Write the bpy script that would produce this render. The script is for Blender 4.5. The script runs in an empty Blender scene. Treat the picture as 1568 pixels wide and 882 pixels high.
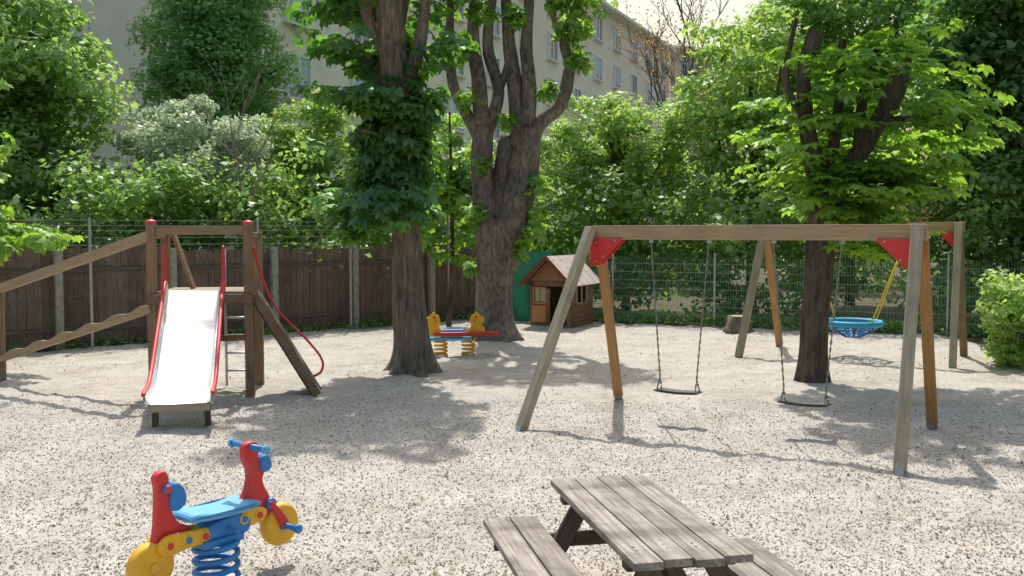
import bpy, bmesh, math, random
import numpy as np
from mathutils import Vector, Matrix, noise
random.seed(7)
rng = np.random.default_rng(11)
scene = bpy.context.scene
V = Vector

# ------------------------------------------------------------------ materials
def newmat(name):
    m = bpy.data.materials.new(name); m.use_nodes = True
    nt = m.node_tree
    return m, nt, nt.nodes['Principled BSDF'], nt.nodes['Material Output']
def N(nt, t, **kw):
    n = nt.nodes.new(t)
    for k, v in kw.items():
        setattr(n, k, v)
    return n
def ramp(nt, stops, interp='LINEAR'):
    r = N(nt, 'ShaderNodeValToRGB'); r.color_ramp.interpolation = interp
    e = r.color_ramp.elements
    while len(e) < len(stops): e.new(0.5)
    for i, (p, c) in enumerate(stops):
        e[i].position = p; e[i].color = (c[0], c[1], c[2], 1)
    return r
def coords(nt, scale, kind='Object'):
    tc = N(nt, 'ShaderNodeTexCoord'); mp = N(nt, 'ShaderNodeMapping')
    mp.inputs['Scale'].default_value = scale
    nt.links.new(tc.outputs[kind], mp.inputs['Vector'])
    return mp
def mixc(nt, fac, a, b, mode='MIX'):
    m = N(nt, 'ShaderNodeMix', data_type='RGBA', blend_type=mode)
    for s, v in ((m.inputs[0], fac), (m.inputs[6], a), (m.inputs[7], b)):
        if hasattr(v, 'is_output'): nt.links.new(v, s)
        elif isinstance(v, (int, float)): s.default_value = v
        else: s.default_value = (v[0], v[1], v[2], 1)
    return m.outputs[2]
def bump(nt, h, strength, dist, bsdf):
    b = N(nt, 'ShaderNodeBump'); b.inputs['Strength'].default_value = strength
    b.inputs['Distance'].default_value = dist
    nt.links.new(h, b.inputs['Height']); nt.links.new(b.outputs[0], bsdf.inputs['Normal'])

def wood(name, c1, c2, rough=0.8, scale=(1.5, 22, 22), stain=None, stainamt=0.5, island=False):
    m, nt, b, o = newmat(name)
    mp = coords(nt, scale)
    oi = N(nt, 'ShaderNodeObjectInfo')
    add = N(nt, 'ShaderNodeVectorMath', operation='ADD')
    sc = N(nt, 'ShaderNodeMath', operation='MULTIPLY'); sc.inputs[1].default_value = 40
    rnd = oi.outputs['Random']
    if island:
        g = N(nt, 'ShaderNodeNewGeometry'); rnd = g.outputs['Random Per Island']
    nt.links.new(rnd, sc.inputs[0])
    nt.links.new(mp.outputs[0], add.inputs[0]); nt.links.new(sc.outputs[0], add.inputs[1])
    n1 = N(nt, 'ShaderNodeTexNoise'); n1.inputs['Scale'].default_value = 1.6; n1.inputs['Detail'].default_value = 7
    n1.inputs['Roughness'].default_value = 0.65
    nt.links.new(add.outputs[0], n1.inputs['Vector'])
    r = ramp(nt, [(0.3, c1), (0.7, c2)])
    nt.links.new(n1.outputs[0], r.inputs[0])
    col = r.outputs[0]
    mr = N(nt, 'ShaderNodeMapRange'); mr.inputs[3].default_value = 0.72; mr.inputs[4].default_value = 1.15
    nt.links.new(rnd, mr.inputs[0])
    hs = N(nt, 'ShaderNodeHueSaturation'); nt.links.new(mr.outputs[0], hs.inputs['Value'])
    nt.links.new(col, hs.inputs['Color']); col = hs.outputs[0]
    n2 = N(nt, 'ShaderNodeTexNoise'); n2.inputs['Scale'].default_value = 4; n2.inputs['Detail'].default_value = 5
    mp2 = coords(nt, (1, 1, 1)); nt.links.new(mp2.outputs[0], n2.inputs['Vector'])
    if stain:
        rs = ramp(nt, [(0.45, (0, 0, 0)), (0.68, (stainamt,)*3)]); nt.links.new(n2.outputs[0], rs.inputs[0])
        col = mixc(nt, rs.outputs[0], col, stain)
    nt.links.new(col, b.inputs['Base Color'])
    b.inputs['Roughness'].default_value = rough
    b.inputs['Specular IOR Level'].default_value = 0.3
    bump(nt, n1.outputs[0], 0.5, 0.006, b)
    return m
def paint(name, c, rough=0.4, metallic=0.0, dirt=(0.2, 0.17, 0.13), amt=0.25, sc=9):
    m, nt, b, o = newmat(name)
    mp = coords(nt, (1, 1, 1))
    n = N(nt, 'ShaderNodeTexNoise'); n.inputs['Scale'].default_value = sc; n.inputs['Detail'].default_value = 6
    nt.links.new(mp.outputs[0], n.inputs['Vector'])
    r = ramp(nt, [(0.45, (0, 0, 0)), (0.75, (amt,)*3)]); nt.links.new(n.outputs[0], r.inputs[0])
    nt.links.new(mixc(nt, r.outputs[0], c, dirt), b.inputs['Base Color'])
    rr = N(nt, 'ShaderNodeMapRange'); rr.inputs[3].default_value = rough*0.7; rr.inputs[4].default_value = rough*1.4
    nt.links.new(n.outputs[0], rr.inputs[0]); nt.links.new(rr.outputs[0], b.inputs['Roughness'])
    b.inputs['Metallic'].default_value = metallic
    return m
def leafmat(name, dark, light, gain=(2.2, 2.0, 1.2), tfac=0.5, nscale=0.7):
    m, nt, b, o = newmat(name)
    nt.nodes.remove(b)
    g = N(nt, 'ShaderNodeNewGeometry')
    n = N(nt, 'ShaderNodeTexNoise'); n.inputs['Scale'].default_value = nscale; n.inputs['Detail'].default_value = 2
    nt.links.new(g.outputs['Position'], n.inputs['Vector'])
    a = N(nt, 'ShaderNodeMath', operation='ADD'); nt.links.new(g.outputs['Random Per Island'], a.inputs[0])
    mm = N(nt, 'ShaderNodeMath', operation='MULTIPLY_ADD'); mm.inputs[1].default_value = 2.2; mm.inputs[2].default_value = -0.6
    nt.links.new(n.outputs[0], mm.inputs[0]); nt.links.new(mm.outputs[0], a.inputs[1])
    h = N(nt, 'ShaderNodeMath', operation='MULTIPLY'); h.inputs[1].default_value = 0.5
    nt.links.new(a.outputs[0], h.inputs[0])
    r = ramp(nt, [(0.1, dark), (0.9, light)]); nt.links.new(h.outputs[0], r.inputs[0])
    d = N(nt, 'ShaderNodeBsdfDiffuse'); nt.links.new(r.outputs[0], d.inputs['Color'])
    gl = N(nt, 'ShaderNodeBsdfGlossy'); gl.inputs['Roughness'].default_value = .45; gl.inputs['Color'].default_value = (.9, 1, .9, 1)
    t = N(nt, 'ShaderNodeBsdfTranslucent')
    vm = N(nt, 'ShaderNodeVectorMath', operation='MULTIPLY'); vm.inputs[1].default_value = gain
    nt.links.new(r.outputs[0], vm.inputs[0]); nt.links.new(vm.outputs[0], t.inputs['Color'])
    mx = N(nt, 'ShaderNodeMixShader'); mx.inputs[0].default_value = tfac
    nt.links.new(d.outputs[0], mx.inputs[1]); nt.links.new(t.outputs[0], mx.inputs[2])
    m2 = N(nt, 'ShaderNodeMixShader'); m2.inputs[0].default_value = .05
    nt.links.new(mx.outputs[0], m2.inputs[1]); nt.links.new(gl.outputs[0], m2.inputs[2])
    nt.links.new(m2.outputs[0], o.inputs['Surface'])
    return m
def barkmat(name, c1, c2, sc=(9, 9, 1.6)):
    m, nt, b, o = newmat(name)
    mp = coords(nt, sc)
    n = N(nt, 'ShaderNodeTexNoise'); n.inputs['Scale'].default_value = 2.2; n.inputs['Detail'].default_value = 8
    n.inputs['Roughness'].default_value = 0.7; n.inputs['Distortion'].default_value = 0.6
    nt.links.new(mp.outputs[0], n.inputs['Vector'])
    r = ramp(nt, [(0.35, c1), (0.65, c2)]); nt.links.new(n.outputs[0], r.inputs[0])
    n2 = N(nt, 'ShaderNodeTexNoise'); n2.inputs['Scale'].default_value = 1.3; n2.inputs['Detail'].default_value = 4
    mp2 = coords(nt, (1, 1, 1)); nt.links.new(mp2.outputs[0], n2.inputs['Vector'])
    r2 = ramp(nt, [(0.35, (0.65, 0.65, 0.65)), (0.7, (1.25, 1.2, 1.1))]); nt.links.new(n2.outputs[0], r2.inputs[0])
    nt.links.new(mixc(nt, 1.0, r.outputs[0], r2.outputs[0], 'MULTIPLY'), b.inputs['Base Color'])
    b.inputs['Roughness'].default_value = 0.95; b.inputs['Specular IOR Level'].default_value = 0.2
    bump(nt, n.outputs[0], 1.0, 0.04, b)
    return m

M_woodbrown = wood('wood_brown', (0.17, 0.105, 0.055), (0.36, 0.23, 0.13), stain=(0.26, 0.23, 0.18))
M_woodgrey = wood('wood_weathered', (0.28, 0.24, 0.165), (0.48, 0.42, 0.31), stain=(0.22, 0.23, 0.15))
M_woodorange = wood('wood_orange', (0.34, 0.18, 0.07), (0.52, 0.30, 0.12))
M_beam = wood('wood_beam', (0.28, 0.19, 0.10), (0.48, 0.35, 0.21), stain=(0.33, 0.29, 0.22))
M_table = wood('wood_table', (0.13, 0.11, 0.09), (0.42, 0.385, 0.34), scale=(1.2, 26, 26), stain=(0.09, 0.075, 0.06), stainamt=0.7)
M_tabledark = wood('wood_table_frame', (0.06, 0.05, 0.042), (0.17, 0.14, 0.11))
M_fence = wood('wood_fence', (0.10, 0.066, 0.048), (0.22, 0.155, 0.115), scale=(20, 20, 1.3), island=True, stain=(0.22, 0.19, 0.16), stainamt=0.4)
M_house = wood('wood_house', (0.18, 0.10, 0.05), (0.34, 0.20, 0.11), scale=(2, 2, 20))
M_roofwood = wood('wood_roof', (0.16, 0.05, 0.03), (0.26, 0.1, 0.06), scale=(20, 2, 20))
M_roofsunlit = wood('roof_light', (0.38, 0.31, 0.28), (0.60, 0.52, 0.47), scale=(14, 2, 14))  # right roof slope: sunlight on it is put into the paler colour
M_red = paint('red_paint', (0.66, 0.03, 0.035), 0.45)
M_blue = paint('blue_paint', (0.02, 0.21, 0.56), 0.45)
M_blueL = paint('blue_paint_faded', (0.12, 0.42, 0.72), 0.5)
M_cyan = paint('cyan_rope', (0.02, 0.33, 0.55), 0.6)
M_yellow = paint('yellow_paint', (0.85, 0.46, 0.015), 0.45)
M_black = paint('black_rubber', (0.03, 0.03, 0.033), 0.6, amt=0.4)
M_galv = paint('galvanised_steel', (0.42, 0.43, 0.44), 0.45, 0.7, amt=0.2)
M_wire = paint('fence_wire', (0.20, 0.21, 0.21), 0.6, 0.4, amt=0.2)
M_chain = paint('chain_steel', (0.22, 0.22, 0.22), 0.45, 0.6)
M_steel = paint('slide_steel', (0.75, 0.76, 0.77), 0.33, 0.85, dirt=(0.4, 0.4, 0.38), amt=0.5, sc=5)
M_green = paint('green_paint', (0.20, 0.33, 0.25), 0.5)
M_tarp = paint('green_tarp', (0.015, 0.28, 0.18), 0.55, sc=3)
M_conc = paint('concrete', (0.36, 0.35, 0.32), 0.9, dirt=(0.16, 0.15, 0.11), amt=0.7)
M_yrope = paint('yellow_rope', (0.78, 0.56, 0.06), 0.7)
M_bark = barkmat('bark_brown', (0.12, 0.10, 0.08), (0.36, 0.305, 0.245))
M_bark2 = barkmat('bark_grey', (0.085, 0.072, 0.065), (0.31, 0.265, 0.24), sc=(6, 6, 2.5))
M_barkdark = barkmat('bark_dark', (0.06, 0.048, 0.04), (0.18, 0.15, 0.12))
M_barkpale = barkmat('bark_pale', (0.22, 0.20, 0.17), (0.42, 0.39, 0.34))
M_stump = wood('cut_wood', (0.35, 0.24, 0.14), (0.5, 0.36, 0.22))
L_chestShade = leafmat('leaf_chestnut_shaded', (0.035, 0.11, 0.035), (0.13, 0.27, 0.06), gain=(2.4, 2.4, 1.0), tfac=0.45, nscale=1.3)  # chestnut leaf with the shade on its crown put into the darker green
L_chestB = leafmat('leaf_chestnut', (0.09, 0.21, 0.04), (0.21, 0.38, 0.07), gain=(2.6, 2.2, 0.9), tfac=0.52)
L_mid = leafmat('leaf_mid', (0.13, 0.26, 0.08), (0.29, 0.46, 0.15), gain=(2.2, 1.9, 1.3), tfac=.52)  # background greens from here on are lightened to stand in for haze
L_hedge = leafmat('leaf_hedge', (0.10, 0.20, 0.06), (0.24, 0.39, 0.12), gain=(2.2, 2.0, 1.2), tfac=.52)
L_dark = leafmat('leaf_dark', (0.06, 0.15, 0.05), (0.16, 0.31, 0.085), gain=(2.4, 2.2, 1.1), tfac=0.5)
L_pale = leafmat('leaf_pale', (0.26, 0.36, 0.23), (0.52, 0.61, 0.45), gain=(1.55, 1.5, 1.35), tfac=0.47)
L_lime = leafmat('leaf_lime', (0.18, 0.33, 0.08), (0.36, 0.54, 0.17), gain=(2.0, 1.7, 1.1), tfac=0.52)
L_cone = leafmat('leaf_small', (0.11, 0.24, 0.09), (0.24, 0.42, 0.16), gain=(2.2, 2.0, 1.4), tfac=0.52)

def gravel_mat():
    m, nt, b, o = newmat('gravel')
    mp = coords(nt, (1, 1, 1))
    v = N(nt, 'ShaderNodeTexVoronoi'); v.inputs['Scale'].default_value = 72
    nt.links.new(mp.outputs[0], v.inputs['Vector'])
    sep = N(nt, 'ShaderNodeSeparateColor'); nt.links.new(v.outputs['Color'], sep.inputs[0])
    r = ramp(nt, [(0.0, (0.33, 0.302, 0.268)), (0.4, (0.425, 0.40, 0.362)), (1.0, (0.545, 0.52, 0.48))])
    nt.links.new(sep.outputs[0], r.inputs[0])
    n = N(nt, 'ShaderNodeTexNoise'); n.inputs['Scale'].default_value = 1.1; n.inputs['Detail'].default_value = 6
    n.inputs['Roughness'].default_value = 0.7
    nt.links.new(mp.outputs[0], n.inputs['Vector'])
    r2 = ramp(nt, [(0.32, (0.80, 0.77, 0.73)), (0.6, (1.06, 1.05, 1.04))]); nt.links.new(n.outputs[0], r2.inputs[0])
    c = mixc(nt, 1.0, r.outputs[0], r2.outputs[0], 'MULTIPLY')
    n3 = N(nt, 'ShaderNodeTexNoise'); n3.inputs['Scale'].default_value = 6; n3.inputs['Detail'].default_value = 7; n3.inputs['Roughness'].default_value = 0.8
    nt.links.new(mp.outputs[0], n3.inputs['Vector'])
    r3 = ramp(nt, [(0.55, (0, 0, 0)), (0.70, (0.6, 0.6, 0.6))]); nt.links.new(n3.outputs[0], r3.inputs[0])
    c = mixc(nt, r3.outputs[0], c, (0.26, 0.215, 0.155))
    nt.links.new(c, b.inputs['Base Color'])
    b.inputs['Roughness'].default_value = 0.95; b.inputs['Specular IOR Level'].default_value = 0.2
    bump(nt, v.outputs['Distance'], 0.55, 0.008, b)
    b.inputs['Normal'].links[0].from_node.invert = True
    return m
M_gravel = gravel_mat()
def soil_mat():
    m, nt, b, o = newmat('soil')
    mp = coords(nt, (1, 1, 1))
    n = N(nt, 'ShaderNodeTexNoise'); n.inputs['Scale'].default_value = 3; n.inputs['Detail'].default_value = 7
    nt.links.new(mp.outputs[0], n.inputs['Vector'])
    r = ramp(nt, [(0.35, (0.05, 0.04, 0.028)), (0.55, (0.10, 0.085, 0.05)), (0.7, (0.07, 0.11, 0.035))])
    nt.links.new(n.outputs[0], r.inputs[0]); nt.links.new(r.outputs[0], b.inputs['Base Color'])
    b.inputs['Roughness'].default_value = 1; bump(nt, n.outputs[0], 1, 0.05, b)
    return m
M_soil = soil_mat()
def stone_mat():
    m, nt, b, o = newmat('pebble')
    g = N(nt, 'ShaderNodeNewGeometry')
    r = ramp(nt, [(0.0, (0.29, 0.255, 0.215)), (0.3, (0.42, 0.392, 0.352)), (1.0, (0.57, 0.545, 0.505))])
    nt.links.new(g.outputs['Random Per Island'], r.inputs[0]); nt.links.new(r.outputs[0], b.inputs['Base Color'])
    b.inputs['Roughness'].default_value = 0.9; b.inputs['Specular IOR Level'].default_value = 0.25
    return m
M_stone = stone_mat()
def litter_mat():
    m, nt, b, o = newmat('dry_leaves')
    g = N(nt, 'ShaderNodeNewGeometry')
    r = ramp(nt, [(0.0, (0.11, 0.075, 0.04)), (0.6, (0.28, 0.18, 0.09)), (1.0, (0.30, 0.30, 0.11))])
    nt.links.new(g.outputs['Random Per Island'], r.inputs[0]); nt.links.new(r.outputs[0], b.inputs['Base Color'])
    b.inputs['Roughness'].default_value = 0.9
    return m
M_litter = litter_mat()

# ------------------------------------------------------------------ helpers
class G:
    def __init__(s, name, loc=(0, 0, 0), rz=0.0, world=True):
        s.e = bpy.data.objects.new(name, None); scene.collection.objects.link(s.e)
        s.M = Matrix.Translation(V(loc)) @ Matrix.Rotation(rz, 4, 'Z')
        s.e.matrix_basis = s.M; s.world = world; s.e.empty_display_size = 0.2
    def put(s, ob, M=Matrix.Identity(4)):
        ob.parent = s.e
        if s.world: ob.matrix_parent_inverse = s.M.inverted()
        ob.matrix_basis = M
def mkobj(name, me, mat, g=None, M=Matrix.Identity(4)):
    ob = bpy.data.objects.new(name, me); scene.collection.objects.link(ob)
    if mat is not None:
        for mm in (mat if isinstance(mat, (list, tuple)) else [mat]): me.materials.append(mm)
    if g: g.put(ob, M)
    else: ob.matrix_basis = M
    return ob
def bm_obj(name, bm, mat, g, M=Matrix.Identity(4), smooth=False):
    me = bpy.data.meshes.new(name); bm.to_mesh(me); bm.free()
    me.polygons.foreach_set('use_smooth', [smooth]*len(me.polygons))
    return mkobj(name, me, mat, g, M)
def box(g, name, c, size, mat, R=None, bev=0.006):
    bm = bmesh.new(); bmesh.ops.create_cube(bm, size=1)
    bmesh.ops.scale(bm, vec=V(size), verts=bm.verts)
    if bev > 0:
        bmesh.ops.bevel(bm, geom=bm.edges[:], offset=min(bev, min(size)*0.45), segments=2, affect='EDGES', profile=0.6)
    M = Matrix.Translation(V(c))
    if R is not None: M = M @ R.to_4x4()
    return bm_obj(name, bm, mat, g, M)
def frame(d, up=(0, 0, 1)):
    x = V(d).normalized(); z = V(up); z = (z - x*z.dot(x))
    if z.length < 1e-4: z = V((0, 1, 0)) - x*x.y
    z.normalize(); y = z.cross(x)
    return Matrix((x, y, z)).transposed()
def beam(g, name, p0, p1, w, h, mat, up=(0, 0, 1), bev=0.01):
    p0 = V(p0); p1 = V(p1)
    return box(g, name, (p0+p1)/2, ((p1-p0).length, w, h), mat, frame(p1-p0, up), bev)
def tube_data(pts, radii, n=10, prof=None):
    pts = [V(p) for p in pts]; k = len(pts)
    T = [((pts[min(i+1, k-1)] - pts[max(i-1, 0)]).normalized()) for i in range(k)]
    ref = V((1, 0, 0)) if abs(T[0].x) < 0.8 else V((0, 1, 0))
    u = (ref - T[0]*ref.dot(T[0])).normalized()
    vs = []; fs = []
    for i in range(k):
        u = (u - T[i]*u.dot(T[i])).normalized(); w = T[i].cross(u)
        for j in range(n):
            a = 2*math.pi*j/n
            r = radii[i] if not prof else prof(i, a, pts[i], radii[i])
            vs.append(pts[i] + u*(math.cos(a)*r) + w*(math.sin(a)*r))
    for i in range(k-1):
        for j in range(n):
            a = i*n+j; b = i*n+(j+1) % n
            fs.append((a, b, b+n, a+n))
    fs.append(tuple(range(n))[::-1]); fs.append(tuple((k-1)*n+j for j in range(n)))
    return vs, fs
def smoothpath(pts, rad, sub=5):
    P = [V(p) for p in pts]; out = []; ro = []
    for i in range(len(P)-1):
        p0 = P[max(i-1, 0)]; p1 = P[i]; p2 = P[i+1]; p3 = P[min(i+2, len(P)-1)]
        for s in range(sub):
            t = s/sub
            out.append(0.5*((2*p1)+(p2-p0)*t+(2*p0-5*p1+4*p2-p3)*t*t+(3*p1-p0-3*p2+p3)*t**3))
            ro.append(rad[i]*(1-t)+rad[i+1]*t)
    out.append(P[-1]); ro.append(rad[-1])
    return out, ro
def mesh_of(name, vs, fs, smooth=True):
    me = bpy.data.meshes.new(name); me.from_pydata([tuple(v) for v in vs], [], fs)
    me.polygons.foreach_set('use_smooth', [smooth]*len(me.polygons)); me.update()
    return me
def tube(g, name, pts, r, mat, n=10, sub=0):
    rad = r if isinstance(r, (list, tuple)) else [r]*len(pts)
    if sub: pts, rad = smoothpath(pts, rad, sub)
    vs, fs = tube_data(pts, rad, n)
    return mkobj(name, mesh_of(name, vs, fs), mat, g)
def prism(g, name, outline, th, mat, M, bev=0.012):
    bm = bmesh.new()
    a = [bm.verts.new((x, -th/2, z)) for x, z in outline]
    f = bm.faces.new(a)
    r = bmesh.ops.extrude_face_region(bm, geom=[f])
    bmesh.ops.translate(bm, vec=(0, th, 0), verts=[e for e in r['geom'] if isinstance(e, bmesh.types.BMVert)])
    bmesh.ops.recalc_face_normals(bm, faces=bm.faces[:])
    if bev:
        eds = [e for e in bm.edges if abs(e.verts[0].co.y-e.verts[1].co.y) < 1e-6]
        bmesh.ops.bevel(bm, geom=eds, offset=bev, segments=3, affect='EDGES', profile=0.5)
    return bm_obj(name, bm, mat, g, M)
def disc(r, n=24, cx=0, cz=0):
    return [(cx+r*math.cos(2*math.pi*i/n), cz+r*math.sin(2*math.pi*i/n)) for i in range(n)]
def smooth_outline(p, k=4):
    n = len(p); out = []
    for i in range(n):
        p0, p1, p2, p3 = [V(p[(i+j-1) % n]) for j in range(4)]
        for s in range(k):
            t = s/k
            q = 0.5*((2*p1)+(p2-p0)*t+(2*p0-5*p1+4*p2-p3)*t*t+(3*p1-p0-3*p2+p3)*t**3)
            out.append((q.x, q.y))
    return out
def boxes(g, name, lst, mat):
    base = [(-.5, -.5, -.5), (.5, -.5, -.5), (.5, .5, -.5), (-.5, .5, -.5), (-.5, -.5, .5), (.5, -.5, .5), (.5, .5, .5), (-.5, .5, .5)]
    F = [(0, 3, 2, 1), (4, 5, 6, 7), (0, 1, 5, 4), (1, 2, 6, 5), (2, 3, 7, 6), (3, 0, 4, 7)]
    vs = []; fs = []
    for c, size, R in lst:
        k = len(vs); c = V(c)
        for b in base:
            p = V((b[0]*size[0], b[1]*size[1], b[2]*size[2]))
            if R is not None: p = R @ p
            vs.append(c+p)
        fs += [tuple(i+k for i in f) for f in F]
    return mkobj(name, mesh_of(name, vs, fs, False), mat, g)
def bar(p0, p1, w, h, up=(0, 0, 1)):
    p0 = V(p0); p1 = V(p1)
    return ((p0+p1)/2, ((p1-p0).length, w, h), frame(p1-p0, up))

def quads_obj(name, verts, mat, g):
    n = verts.shape[0]; me = bpy.data.meshes.new(name)
    me.vertices.add(n*4); me.vertices.foreach_set('co', verts.reshape(-1).astype(np.float32))
    me.loops.add(n*4); me.loops.foreach_set('vertex_index', np.arange(n*4, dtype=np.int32))
    me.polygons.add(n); me.polygons.foreach_set('loop_start', (np.arange(n)*4).astype(np.int32))
    me.update(calc_edges=True)
    return mkobj(name, me, mat, g)
def unit(a): return a/np.maximum(np.linalg.norm(a, axis=1, keepdims=True), 1e-9)
def rdir(n): return unit(rng.normal(size=(n, 3)))
def leaf_simple(C, Nn, size, w=0.55):
    n = len(C); Nn = unit(Nn)
    t = unit(np.cross(Nn, rdir(n))); b = np.cross(Nn, t)
    s = (size*rng.uniform(0.6, 1.3, n))[:, None]
    o = np.stack([C-t*s*.5, C+b*s*w*.5-Nn*s*.12, C+t*s*.5, C-b*s*w*.5-Nn*s*.12], 1)
    return o
def leaf_palm(C, Nn, size, k=6):
    n = len(C); Nn = unit(Nn)
    out = Nn.copy(); out[:, 2] -= 1.1; out += rng.normal(size=(n, 3))*0.35
    t = unit(out - Nn*np.sum(out*Nn, 1, keepdims=True)); b = np.cross(Nn, t)
    s = (size*rng.uniform(0.5, 1.15, n))[:, None]
    res = []
    for i in range(k):
        a = math.radians(-125+250*i/(k-1)); ln = (0.58 if 0 < i < k-1 else 0.40)
        d = t*math.cos(a)+b*math.sin(a); q = np.cross(Nn, d)
        base = C; mid = C+d*s*ln*.64-Nn*s*.03; tip = C+d*s*ln-Nn*s*.14*(1+rng.uniform(0, .6, (n, 1)))
        res.append(np.stack([base, mid+q*s*.15, tip, mid-q*s*.15], 1))
    return np.concatenate(res, 0)
def clump(c, R, nl, npl, lobe=(.2, .36), flat=.7, taper=0.0, up=.6, power=.45):
    c = np.array(c, float); R = np.array(R, float)
    d = rdir(nl)*(rng.uniform(0, 1, (nl, 1))**power)
    if taper:
        f = 1-taper*np.clip((d[:, 2:3]+1)/2, 0, 1); d[:, :2] *= f
    L = c+d*R*0.9
    lr = rng.uniform(lobe[0], lobe[1], (nl, 1))*np.mean(R[:2])
    idx = np.repeat(np.arange(nl), npl); n = len(idx)
    e = rdir(n); e[:, 2] = np.where(rng.uniform(size=n) < .55, np.abs(e[:, 2]), e[:, 2])
    rr = rng.uniform(.35, 1.15, (n, 1))
    P = L[idx]+e*lr[idx]*rr*np.array([1, 1, flat])
    Nn = e*.7+np.array([0, 0, up])+rng.normal(size=(n, 3))*.5
    return P, Nn, L
def limb_mesh(g, name, limbs, mat, n=10):
    vs = []; fs = []
    for pts, rad, *rest in limbs:
        p, r = smoothpath(pts, rad, 5)
        seed = random.uniform(0, 50)
        def prof(i, a, q, rr, seed=seed):
            return rr*(1+.20*noise.noise(V((math.cos(a)*1.6+seed, math.sin(a)*1.6, q.z*1.1)))+.08*noise.noise(V((math.cos(a)*5, math.sin(a)*5+seed, q.z*4))))
        a, b = tube_data(p, r, n, prof); k = len(vs)
        vs += a; fs += [tuple(i+k for i in f) for f in b]
    return mkobj(name, mesh_of(name, vs, fs), mat, g)
def bg_tree(name, base, c, R, nl, npl, size, lm, bark=None, taper=0, lobe=(.2, .36), flat=.7, nlimb=8, tr=.14, w=.6, power=.45):
    g = G(name, base)
    P, Nn, L = clump(c, R, nl, int(npl*.5), lobe, flat, taper, power=power)
    quads_obj('foliage', leaf_simple(P, Nn, size*1.15, w), lm, g)
    b = V(base); cc = V(c)
    top = V((cc.x, cc.y, cc.z+R[2]*.5)); mid = b.lerp(top, .45)+V((random.uniform(-.2, .2), random.uniform(-.2, .2), 0))
    limbs = [([b-V((0, 0, .2)), b.lerp(mid, .5), mid, top], [tr*1.2, tr, tr*.8, tr*.25])]
    for i in range(nlimb):
        t = V(L[random.randrange(len(L))]); s = b.lerp(mid, random.uniform(.3, 1)) if i % 2 else mid.lerp(top, random.uniform(0, .6))
        m = s.lerp(t, .5)+V((random.uniform(-.3, .3), random.uniform(-.3, .3), random.uniform(-.1, .4)))
        limbs.append(([s, m, t], [tr*.5, tr*.32, tr*.1]))
    limb_mesh(g, 'trunk', limbs, bark or M_barkdark, 7)
    return g

# ------------------------------------------------------------------ ground
def hz(x, y):
    f = 1.0 if (-12 < x < 11 and y < 25) else 0.0
    return f*(.035*noise.noise(V((x*1.1, y*1.1, 3)))+.030*noise.noise(V((x*3.0, y*3.0, 0)))+.024*noise.noise(V((x*7.0, y*7.0, 7))))
def fence_y(x):
    if x < -0.6: return min(18.4+.815*(x+9.5), 25.5)
    return 25.4-.443*max(x-0.4, 0)
def build_ground():
    xs = list(np.concatenate([[-600, -200, -80, -40, -25, -18, -15, -13], np.arange(-12, 11, .055), [12, 13, 15, 18, 25, 40, 80, 200, 600]]))
    ys = [-60, -15, -5, 0, 2, 3]; y = 3.6; st = .04
    while y < 26: ys.append(y); y += st; st = .04+(y-3.6)*.0035
    ys += [27, 28, 30, 34, 40, 55, 80, 130, 250, 700]
    nx, ny = len(xs), len(ys)
    vs = [(x, y, hz(x, y) if 3.5 < y < 25 else 0.0) for y in ys for x in xs]
    me = bpy.data.meshes.new('ground')
    nf = (nx-1)*(ny-1)
    I = (np.arange(ny-1)[:, None]*nx+np.arange(nx-1)[None, :]).reshape(-1)
    F = np.stack([I, I+1, I+nx+1, I+nx], 1).astype(np.int32)
    me.vertices.add(nx*ny); me.vertices.foreach_set('co', np.array(vs, np.float32).reshape(-1))
    me.loops.add(nf*4); me.loops.foreach_set('vertex_index', F.reshape(-1))
    me.polygons.add(nf); me.polygons.foreach_set('loop_start', (np.arange(nf)*4).astype(np.int32))
    mi = np.zeros(nf, np.int32)
    for k in range(nf):
        a = vs[I[k]]
        x, yy = a[0], a[1]
        if yy > fence_y(x)-.15+.25*noise.noise(V((x*2, yy*2, 0))) or x > 9.2+.25*noise.noise(V((x, yy*2, 5))) or x < -14: mi[k] = 1
    me.polygons.foreach_set('material_index', mi)
    me.polygons.foreach_set('use_smooth', [True]*nf)
    me.update(calc_edges=True)
    mkobj('ground', me, [M_gravel, M_soil])
build_ground()
def stones():
    n = 72000
    y = 4.7+(rng.uniform(0, 1, n)**1.5)*8.5
    x = rng.uniform(-1, 1, n)*(y*.56+.5)
    z = np.array([hz(a, b) for a, b in zip(x, y)])
    s = rng.uniform(.0045, .0105, n)*(1+.3*(rng.uniform(size=n) > .93))
    C = np.stack([x, y, z+s*.3], 1)
    a = rdir(n); b = unit(np.cross(a, rdir(n))); c = np.cross(a, b)
    sa = (s*rng.uniform(.9, 1.7, n))[:, None]; sb = (s*rng.uniform(.6, 1.1, n))[:, None]; sc = (s*rng.uniform(.4, .9, n))[:, None]
    Vt = np.stack([C+a*sa, C-a*sa, C+b*sb, C-b*sb, C+c*sc, C-c*sc], 1)
    tri = np.array([[0, 2, 4], [2, 1, 4], [1, 3, 4], [3, 0, 4], [2, 0, 5], [1, 2, 5], [3, 1, 5], [0, 3, 5]])
    F = (np.arange(n)[:, None, None]*6+tri[None]).reshape(-1).astype(np.int32)
    me = bpy.data.meshes.new('gravel_stones')
    me.vertices.add(n*6); me.vertices.foreach_set('co', Vt.reshape(-1).astype(np.float32))
    me.loops.add(len(F)); me.loops.foreach_set('vertex_index', F)
    me.polygons.add(n*8); me.polygons.foreach_set('loop_start', (np.arange(n*8)*3).astype(np.int32))
    me.polygons.foreach_set('use_smooth', [False]*(n*8))
    me.update(calc_edges=True)
    mkobj('gravel_stones', me, M_stone)
stones()
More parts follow.
